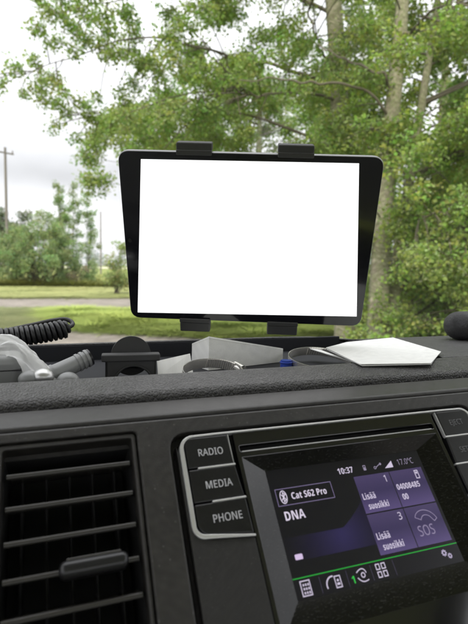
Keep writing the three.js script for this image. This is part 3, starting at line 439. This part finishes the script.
  rows.forEach((r, k) => {
    const L = add('button', extrude(mm(fillet(r, true)), 0.006, -0.0052, 0.0007), M.button); text(['RADIO', 'MEDIA', 'PHONE'][k], 4.3, [89, 90.4, 91.6][k], [98.2, 78.6, 59.6][k], 0.8, L, M.letter);
    const Rb = add('button', extrude(mm(fillet(mir(r), true)), 0.006, -0.0052, 0.0007), M.button); if (k < 2) text(['EJECT', 'SETUP'][k], 4.0, [281.5, 280][k], [98.4, 78.4][k], 0.8, Rb, dim);
  });
  for (const [a, b, v] of [[80, 103.6, 88.85], [85, 105.8, 68.95]]) { add('divider', rbox((b - a) / 1000, 0.0011, 0.003, 0.0004, (a + b) / 2000, v / 1000, -0.0004), M.chrome); add('divider', rbox((b - a) / 1000, 0.0011, 0.003, 0.0004, (2 * C - (a + b) / 2) / 1000, v / 1000, -0.0004), M.chrome); }
  for (const s of [1, -1]) add('column_edge', rbox(0.0006, 0.019, 0.003, 0.0002, (C - s * 82.2) / 1000, 0.0986, -0.0012), M.chrome);
  // chrome clip round each button column, wide at the side and thin along the top
  const ribbon = (pts, z0, d) => { const l = [], r = []; for (let i = 0; i < pts.length; i++) { const a = pts[Math.max(0, i - 1)], b = pts[Math.min(pts.length - 1, i + 1)], dx = b[0] - a[0], dy = b[1] - a[1], n = Math.hypot(dx, dy), w = pts[i][2] / 2; l.push([pts[i][0] - dy / n * w, pts[i][1] + dx / n * w]); r.push([pts[i][0] + dy / n * w, pts[i][1] - dx / n * w]); } return extrude(mm([...l, ...r.reverse()]), d, z0, 0.0003); };
  const path = [[106.4, 47.6, 1.1], [98, 48.6, 1.4], [88, 49.9, 1.8], [80, 50.9, 2.2]];
  for (let k = 1; k <= 8; k++) { const a = Math.PI * (1.5 - k / 16); path.push([78.2 + Math.cos(a) * 6.2, 57.3 + Math.sin(a) * 6.2, 2.4]); }
  path.push([72, 70, 2.6], [72, 85, 2.6], [72, 100, 2.5]);
  for (let k = 0; k <= 8; k++) { const a = Math.PI * (1 - k / 16); path.push([80 + Math.cos(a) * 8, 101 + Math.sin(a) * 8, 2.4 - 1.2 * k / 8]); }
  path.push([95, 109.2, 1.1], [140, 109.2, 1.0], [C, 109.2, 1.0]);
  add('chrome_trim', ribbon(path, -0.0035, 0.0045), M.chrome);
  add('chrome_trim', ribbon(path.map(([x, y, w]) => [2 * C - x, y, w]), -0.0035, 0.0045), M.chrome);
  for (const s of [1, -1]) add('side_panel', extrude(mm(s > 0 ? [[69.2, -116], [106.2, -116], [106.2, 46.6], [80, 49.4], [74, 52], [70.8, 58], [70.2, 100], [69.2, 104]] : mir([[69.2, -116], [106.2, -116], [106.2, 46.6], [80, 49.4], [74, 52], [70.8, 58], [70.2, 100], [69.2, 104]])), 0.005, -0.0055, 0.0004), M.lowPanel);
}
// ================================================================ TABLET AND HOLDER
const tabAxes = new THREE.Matrix4().makeBasis(V(0.9225, -0.0143, 0.3857), V(-0.1237, 0.9356, 0.3306), V(-0.3656, -0.3527, 0.8614)).setPosition(0.17781, H + 0.02317, -0.44426);
function tabThing(name, label, cat, y) { const g = thing(name, label, cat, V(0, y, 0).applyMatrix4(tabAxes)); g.quaternion.setFromRotationMatrix(tabAxes); return g; }
{
  const t = tabThing('tablet', 'black framed tablet with a blank white screen', 'tablet', -0.0848), a = (n, geo, m) => part(n, geo.translate(0, 0.0848, 0), m, t);
  a('body', extrude(mm(rrect(-120, -84.75, 120, 84.75, 11, 10)), 0.0072, -0.0074, 0.0016), M.alu);
  a('front_glass', extrude(mm(rrect(-119.2, -84, 119.2, 84, 10.4, 10)), 0.0008, -0.0006, 0.0002), M.tabletGlass);
  a('screen', extrude(mm([[-98.5, 77.2], [-112, -77.6], [114.2, -72.8], [97.4, 78.4]]).reverse(), 0.0003, 0.0004), M.whiteScreen);
  const b = a('camera', new THREE.CylinderGeometry(0.002, 0.002, 0.0004, 16).rotateX(Math.PI / 2).translate(-0.1145, 0.0, 0.0003), M.blackPlastic);
}
{
  const t = tabThing('tablet_holder', 'black tablet holder with four clamp claws and suction arm', 'holder', -0.097), a = (n, geo, m = M.matteBlack) => part(n, geo.translate(0, 0.097, 0), m, t);
  for (const [x0, x1, top] of [[-66, -34, 1], [25, 57, 1], [-68, -36.5, 0], [23.5, 55, 0]]) {
    const s = top ? 1 : -1, w = (x1 - x0) / 1000, x = (x0 + x1) / 2000;
    const e0 = top ? 0.0888 : 0.0925;
    a('claw', merge([rbox(w, top ? 0.0078 : 0.0105, 0.0125, 0.0014, x, s * e0, -0.0052), rbox(w, 0.0045, 0.0022, 0.0008, x, s * 0.0842, 0.0018), rbox(w * 0.8, 0.05, 0.004, 0.0015, x, s * 0.066, -0.0112)]));
  }
  a('back_plate', rbox(0.13, 0.1, 0.006, 0.003, 0, 0, -0.0165));
  a('ball_joint', new THREE.SphereGeometry(0.014, 20, 14).translate(0, 0, -0.028));
  const local = tabAxes.clone().invert(), c = V(0, 0, -0.03).applyMatrix4(tabAxes), wn = V(0, -0.616, 0.788); // normal of the windscreen towards the cab
  const onGlass = V(c.x + 0.02, H - 0.01, 0); onGlass.z = -(0.735 - (onGlass.y - H + 0.12) * 0.485 / 0.62); const cup = onGlass.clone().addScaledVector(wn, 0.004);
  a('arm', taper([c, c.clone().lerp(cup, 0.5).add(V(0, -0.005, 0)), cup.clone().addScaledVector(wn, 0.02)], [0.008, 0.007], 12).applyMatrix4(local));
  a('suction_cup', new THREE.CylinderGeometry(0.018, 0.034, 0.018, 28).translate(0, 0.009, 0).applyQuaternion(new THREE.Quaternion().setFromUnitVectors(V(0, 1, 0), wn)).translate(cup.x, cup.y, cup.z).applyMatrix4(local));
}
// ================================================================ THINGS IN THE TRAY
const FLOOR = H - 0.1005;
{ // coiled cord lying along the tray's rear edge, doubled back at its end
  const t = thing('coiled_cord', 'black coiled handset cord looped along the windscreen edge of the tray', 'cord', V(-0.1, H - 0.094, -0.566));
  const w3 = a => new THREE.CatmullRomCurve3(a.map(([x, u, f]) => V(x, H + u, -f)));
  const curve = w3([[-0.32, -0.0805, 0.566], [-0.2, -0.0805, 0.566], [-0.1, -0.0795, 0.565], [-0.045, -0.078, 0.564], [-0.018, -0.0755, 0.564], [0.002, -0.0725, 0.565], [0.016, -0.0695, 0.568]]), N = 3600, L = curve.getLength(), hp = [];
  for (let i = 0; i <= N; i++) { const s = i / N, c = curve.getPointAt(s), tg = curve.getTangentAt(s), n = V(0, 1, 0).addScaledVector(tg, -tg.y).normalize(), b = tg.clone().cross(n), r = 0.0084 * Math.min(1, 0.5 + (1 - s) * 40), a = s * L / 0.0050 * Math.PI * 2; hp.push(c.addScaledVector(n, Math.cos(a) * r).addScaledVector(b, Math.sin(a) * r)); }
  part('coil', new THREE.TubeGeometry(new THREE.CatmullRomCurve3(hp), 3600, 0.0026, 6), M.cord, t, false);
  part('straight_end', new THREE.TubeGeometry(w3([[0.016, -0.0695, 0.568], [0.0215, -0.066, 0.574], [0.016, -0.0615, 0.579], [0.002, -0.0622, 0.581], [-0.02, -0.067, 0.583], [-0.05, -0.0735, 0.585], [-0.09, -0.083, 0.587], [-0.14, -0.093, 0.59]]), 80, 0.0026, 8), M.cord, t, false);
}
{ // grey nozzle with ribbed cuff and two knobs
  const f = 0.425, e = P(88, 358, f), s0 = P(42, 380, f - 0.01), dir = e.clone().sub(s0).normalize(), low = s0.clone().addScaledVector(dir, -(s0.y - FLOOR - 0.012) / Math.max(0.2, dir.y));
  const t = thing('hose_nozzle', 'grey plastic nozzle with a ribbed cuff lying in the tray', 'nozzle', V(low.x, FLOOR, low.z)), a = (n, g, m) => part(n, g, m, t, false);
  a('tube', taper([low, s0, e], [0.0085, 0.0075, 0.0068], 20, 16), M.greyPlastic);
  for (let k = 0; k < 3; k++) a('rib', taper([e.clone().addScaledVector(dir, -0.010 + k * 0.004), e.clone().addScaledVector(dir, -0.0078 + k * 0.004)], [0.0077, 0.0077], 20, 2), M.greyPlastic);
  a('mouth', taper([e.clone().addScaledVector(dir, -0.001), e.clone().addScaledVector(dir, 0.0022)], [0.0075, 0.0072], 20, 2), M.blackPlastic);
  a('mouth_disc', new THREE.CircleGeometry(0.0066, 20).applyQuaternion(new THREE.Quaternion().setFromUnitVectors(V(0, 0, 1), dir)).translate(...e.clone().addScaledVector(dir, 0.0012).toArray()), M.duct);
  for (const [x, y, r, m] of [[43, 377, 0.0075, M.silver], [29, 379, 0.0072, M.greyPlastic], [68, 381, 0.008, M.greyPlastic]]) { const c = P(x, y, f - 0.02); a('knob', new THREE.SphereGeometry(r, 20, 14).scale(1.1, 0.9, 1).translate(c.x, c.y, c.z), m); a('knob_post', taper([V(c.x, FLOOR + 0.0005, c.z), c], [r * 0.7, r * 0.7], 12, 2), M.greyPlastic); }
}
{ // grey charger block below the clear bag
  const p = P(2, 376, 0.43);
  const t = thing('grey_case', 'rounded grey plastic case under the clear bag', 'case', V(p.x - 0.012, FLOOR, p.z)); part('shell', rbox(0.056, 0.029, 0.03, 0.008, 0, 0.0146, 0, 4), M.greyPlastic, t); part('seam', rbox(0.0565, 0.0012, 0.0305, 0.0005, 0, 0.017, 0), M.blackPlastic, t);
}
{ // clear plastic bag draped over it
  const rows = [[-26, 341, 0.435], [-8, 337.5, 0.433], [8, 337, 0.43], [20, 341.5, 0.426], [30, 350, 0.421], [39, 360.5, 0.417], [48, 370, 0.413], [55, 378, 0.41], [60, 390, 0.407]], pos = [], uv = [], idx = [], nw = 14;
  const cur = new THREE.CatmullRomCurve3(rows.map(r => P(...r))), nl = 60;
  for (let i = 0; i <= nl; i++) { const c = cur.getPointAt(i / nl), tg = cur.getTangentAt(i / nl), nn = V(-tg.y, tg.x, 0).normalize(); for (let j = 0; j <= nw; j++) { const s = j / nw - 0.5, w = 0.030 - 0.008 * Math.sin(i / nl * 3.1); const fold = 0.0022 * Math.sin(s * 19 + i * 0.16) + 0.003 * fbm(i * 0.13, s * 5, 1.7, 3); const q = c.clone().addScaledVector(V(0.12, -0.05, 1).normalize(), s * w).addScaledVector(nn, fold - 0.016 * s * s * 4 * 0.4 - (s > 0 ? s * 0.014 : 0)); q.y = Math.max(q.y, FLOOR + 0.001); pos.push(q.x, q.y, q.z); uv.push(s, i / nl); } }
  for (let i = 0; i < nl; i++) for (let j = 0; j < nw; j++) { const a = i * (nw + 1) + j, b = a + nw + 1; idx.push(a, b, a + 1, a + 1, b, b + 1); }
  const o = part('plastic_bag', fromArrays(pos, uv, idx), M.film, scene); tag(o, 'crumpled clear plastic bag draped over the grey case', 'bag');
}
{ // folding cup holder: plate with rim, arched front, round flap standing behind
  const f = 0.43, c = P(131, 364, f), t = thing('cup_holder', 'black plastic cup holder with a round flap standing up', 'cup holder', V(c.x, FLOOR, c.z)); t.rotation.y = -0.12;
  const top = c.y - FLOOR + 0.0095, w = 0.046;
  const cy = top - 0.0265, R = 0.0165, hw = Math.sqrt(R * R - Math.min(0, cy) ** 2), a0 = Math.atan2(-Math.min(0, cy), hw), arc = []; for (let k = 0; k <= 28; k++) { const a = a0 + (Math.PI - 2 * a0) * k / 28; arc.push([0.002 + R * Math.cos(a), cy + R * Math.sin(a)]); }
  part('body', new THREE.ExtrudeGeometry(shapeOf([[-w / 2 + 0.003, 0], [-w / 2 + 0.003, top - 0.006], [w / 2 - 0.003, top - 0.006], [w / 2 - 0.003, 0], ...arc]), { depth: 0.004, bevelEnabled: false }), M.matteBlack, t);
  part('arch_rim', new THREE.TubeGeometry(new THREE.CatmullRomCurve3(arc.map(([x, y]) => V(x, y, 0.0044))), 40, 0.0011, 8), M.matteBlack, t);
  part('side_wall', box(0.003, top - 0.004, 0.022, -w / 2 + 0.0025, (top - 0.004) / 2, -0.0115), M.matteBlack, t); part('side_wall', box(0.003, top - 0.004, 0.022, w / 2 - 0.0025, (top - 0.004) / 2, -0.0115), M.matteBlack, t);
  part('top_plate', rbox(w + 0.004, 0.0062, 0.012, 0.0012, 0, top - 0.003, 0.001), M.matteBlack, t);
  part('flap', new THREE.CylinderGeometry(0.0178, 0.0178, 0.0028, 48).rotateX(Math.PI / 2).translate(0.0005, top - 0.0042, -0.012), M.matteBlack, t);
  part('hinge', new THREE.CylinderGeometry(0.002, 0.002, 0.04, 12).rotateZ(Math.PI / 2).translate(0, top - 0.013, -0.0095), M.blackPlastic, t);
}
function slab(corners, thick) { // a flat card from its corners
  const n = corners[1].clone().sub(corners[0]).cross(corners[2].clone().sub(corners[0])).normalize().multiplyScalar(thick), b = corners.map(c => c.clone().sub(n)), pos = [], uv = [], k = corners.length; const tri = (...q) => q.forEach(p => { pos.push(p.x, p.y, p.z); uv.push(p.x, p.y + p.z); });
  for (let i = 1; i < k - 1; i++) { tri(corners[0], corners[i], corners[i + 1]); tri(b[0], b[i + 1], b[i]); } for (let i = 0; i < k; i++) { const j = (i + 1) % k; tri(corners[i], b[i], corners[j]); tri(corners[j], b[i], b[j]); } return fromArrays(pos, uv);
}
{ // white carton: corner edge towards the lens
  const f = 0.45, e = P(209, 336.5, f), l = P(192, 343.5, f + 0.030), r = P(283, 348.5, f + 0.022), back = l.clone().add(r).sub(e), t = thing('white_carton', 'white cardboard carton standing open in the tray', 'box', V(e.x, FLOOR, e.z));
  const d = v => v.clone().setY(FLOOR + 0.0004); const wall = (p, q) => part('side', slab([d(p), d(q), q, p], 0.0012), M.card, t, false);
  wall(l, e); wall(e, r); wall(r, back); wall(back, l);
  part('lid', slab([l, e, r, back].map(v => v.clone().setY(v.y - 0.0004)), 0.001), M.card, t, false);
}
{ const t = part('white_card', slab([P(157, 361, 0.445), P(190, 353.5, 0.452), P(193, 380, 0.44).setY(FLOOR + 0.001), P(158, 385, 0.434).setY(FLOOR + 0.001)].reverse(), 0.0009), M.card, scene); tag(t, 'white card leaning between the cup holder and the carton', 'card'); }
function clamp2(label, x0, x1, yTop, f, tilt, turn, drop) { // worm-drive hose clamp: steel band, slotted stretch, screw housing
  const a = P(x0, yTop + 8, f), b = P(x1, yTop + 4, f), R = a.distanceTo(b) / 2, c = a.clone().add(b).multiplyScalar(0.5); c.y -= drop;
  const t = thing('hose_clamp', label, 'hose clamp', c); t.rotation.set(tilt, turn, 0.03);
  const prof = [[R, -0.0045], [R + 0.0009, -0.0045], [R + 0.0009, 0.0045], [R, 0.0045], [R, -0.0045]].map(p => new THREE.Vector2(...p));
  part('band', new THREE.LatheGeometry(prof, 56), M.steel, t);
  const g = []; for (let k = 0; k < 13; k++) { const an = 1.75 + k * 0.085; g.push(box(0.0014, 0.0085, 0.0012).rotateZ(0.25).translate(0, 0, R - 0.0004).rotateY(an)); } part('worm_thread', merge(g), M.steel, t);
  const s = part('screw', new THREE.CylinderGeometry(0.0042, 0.0042, 0.012, 16).rotateZ(Math.PI / 2).translate(0, 0, R + 0.003).rotateY(1.6), M.steel, t); part('screw_slot', box(0.013, 0.001, 0.0012).translate(0, 0.0035, R + 0.003).rotateY(1.6), M.blackPlastic, s);
}
clamp2('bright steel hose clamp lying in front of the white carton', 184, 240, 362, 0.395, 0.16, 0.25, 0.005);
clamp2('steel hose clamp lying beside the white envelope', 292, 346, 352, 0.44, 0.14, 0.25, 0.003);
{ const c = P(286, 364, 0.44), h = c.y - FLOOR + 0.004, t = thing('blue_cap', 'small blue plastic cap beside the white carton', 'cap', V(c.x, FLOOR, c.z)); part('cap', new THREE.CylinderGeometry(0.0055, 0.006, h, 20).translate(0, h / 2, 0), M.blue, t); part('rim', new THREE.TorusGeometry(0.0058, 0.0008, 8, 24).rotateX(Math.PI / 2).translate(0, h * 0.75, 0), M.blue, t); }
{ // folded white envelope
  const y = H - 0.0788, on = (px, py, dy = 0) => G(px, py, y + dy);
  const pts = [on(360, 364), on(431, 363), on(441, 351.5), on(393, 337.5), on(347, 342), on(326, 347.5)];
  const t = thing('envelope', 'folded white paper envelope lying across the tray end', 'envelope', pts[0].clone()); part('front_sheet', slab([pts[0], pts[1], pts[2], pts[3], pts[4], pts[5]], 0.0006), M.card, t, false); part('rear_sheet', slab([pts[0], pts[1], pts[2], pts[3], pts[4], pts[5]].map((p, i) => p.clone().lerp(pts[(i + 1) % 6], 0.03).add(V(0, -0.0012, 0))), 0.0006), M.card, t, false);
}
{ // narrow strip leaning over the second clamp
  const o = part('paper_strip', slab([P(310, 348.5, 0.47), P(354, 362, 0.40), P(358, 363.5, 0.40), P(316, 348.1, 0.475)], 0.0006), M.card, scene); tag(o, 'thin pale strip lying across the steel clamp', 'strip'); }
{ // black grained case at the right
  const c = P(463, 325.5, 0.47), g = new THREE.CapsuleGeometry(0.0178, 0.12, 12, 32).rotateZ(Math.PI / 2).scale(1, 1, 1.15), p = g.attributes.position, uv = []; for (let i = 0; i < p.count; i++) if (p.getX(i) < -0.06) p.setX(i, -0.06 + (p.getX(i) + 0.06) * 0.7); g.translate(0.052, 0, 0); g.computeVertexNormals(); for (let i = 0; i < p.count; i++) uv.push(p.getX(i), Math.atan2(p.getY(i), p.getZ(i)) * 0.018); g.setAttribute('uv', new THREE.Float32BufferAttribute(uv, 2));
  const o = part('black_case', g, std({ color: lin(0.022, 0.022, 0.024), roughness: 0.42, bumpMap: rep(leatherTex, 0.03), bumpScale: 0.0004 }), scene); o.position.copy(c); o.rotation.set(0, 0.35, -0.03); tag(o, 'black grained soft case with a rounded end on the dashboard', 'case');
}
renderer.render(scene, camera);
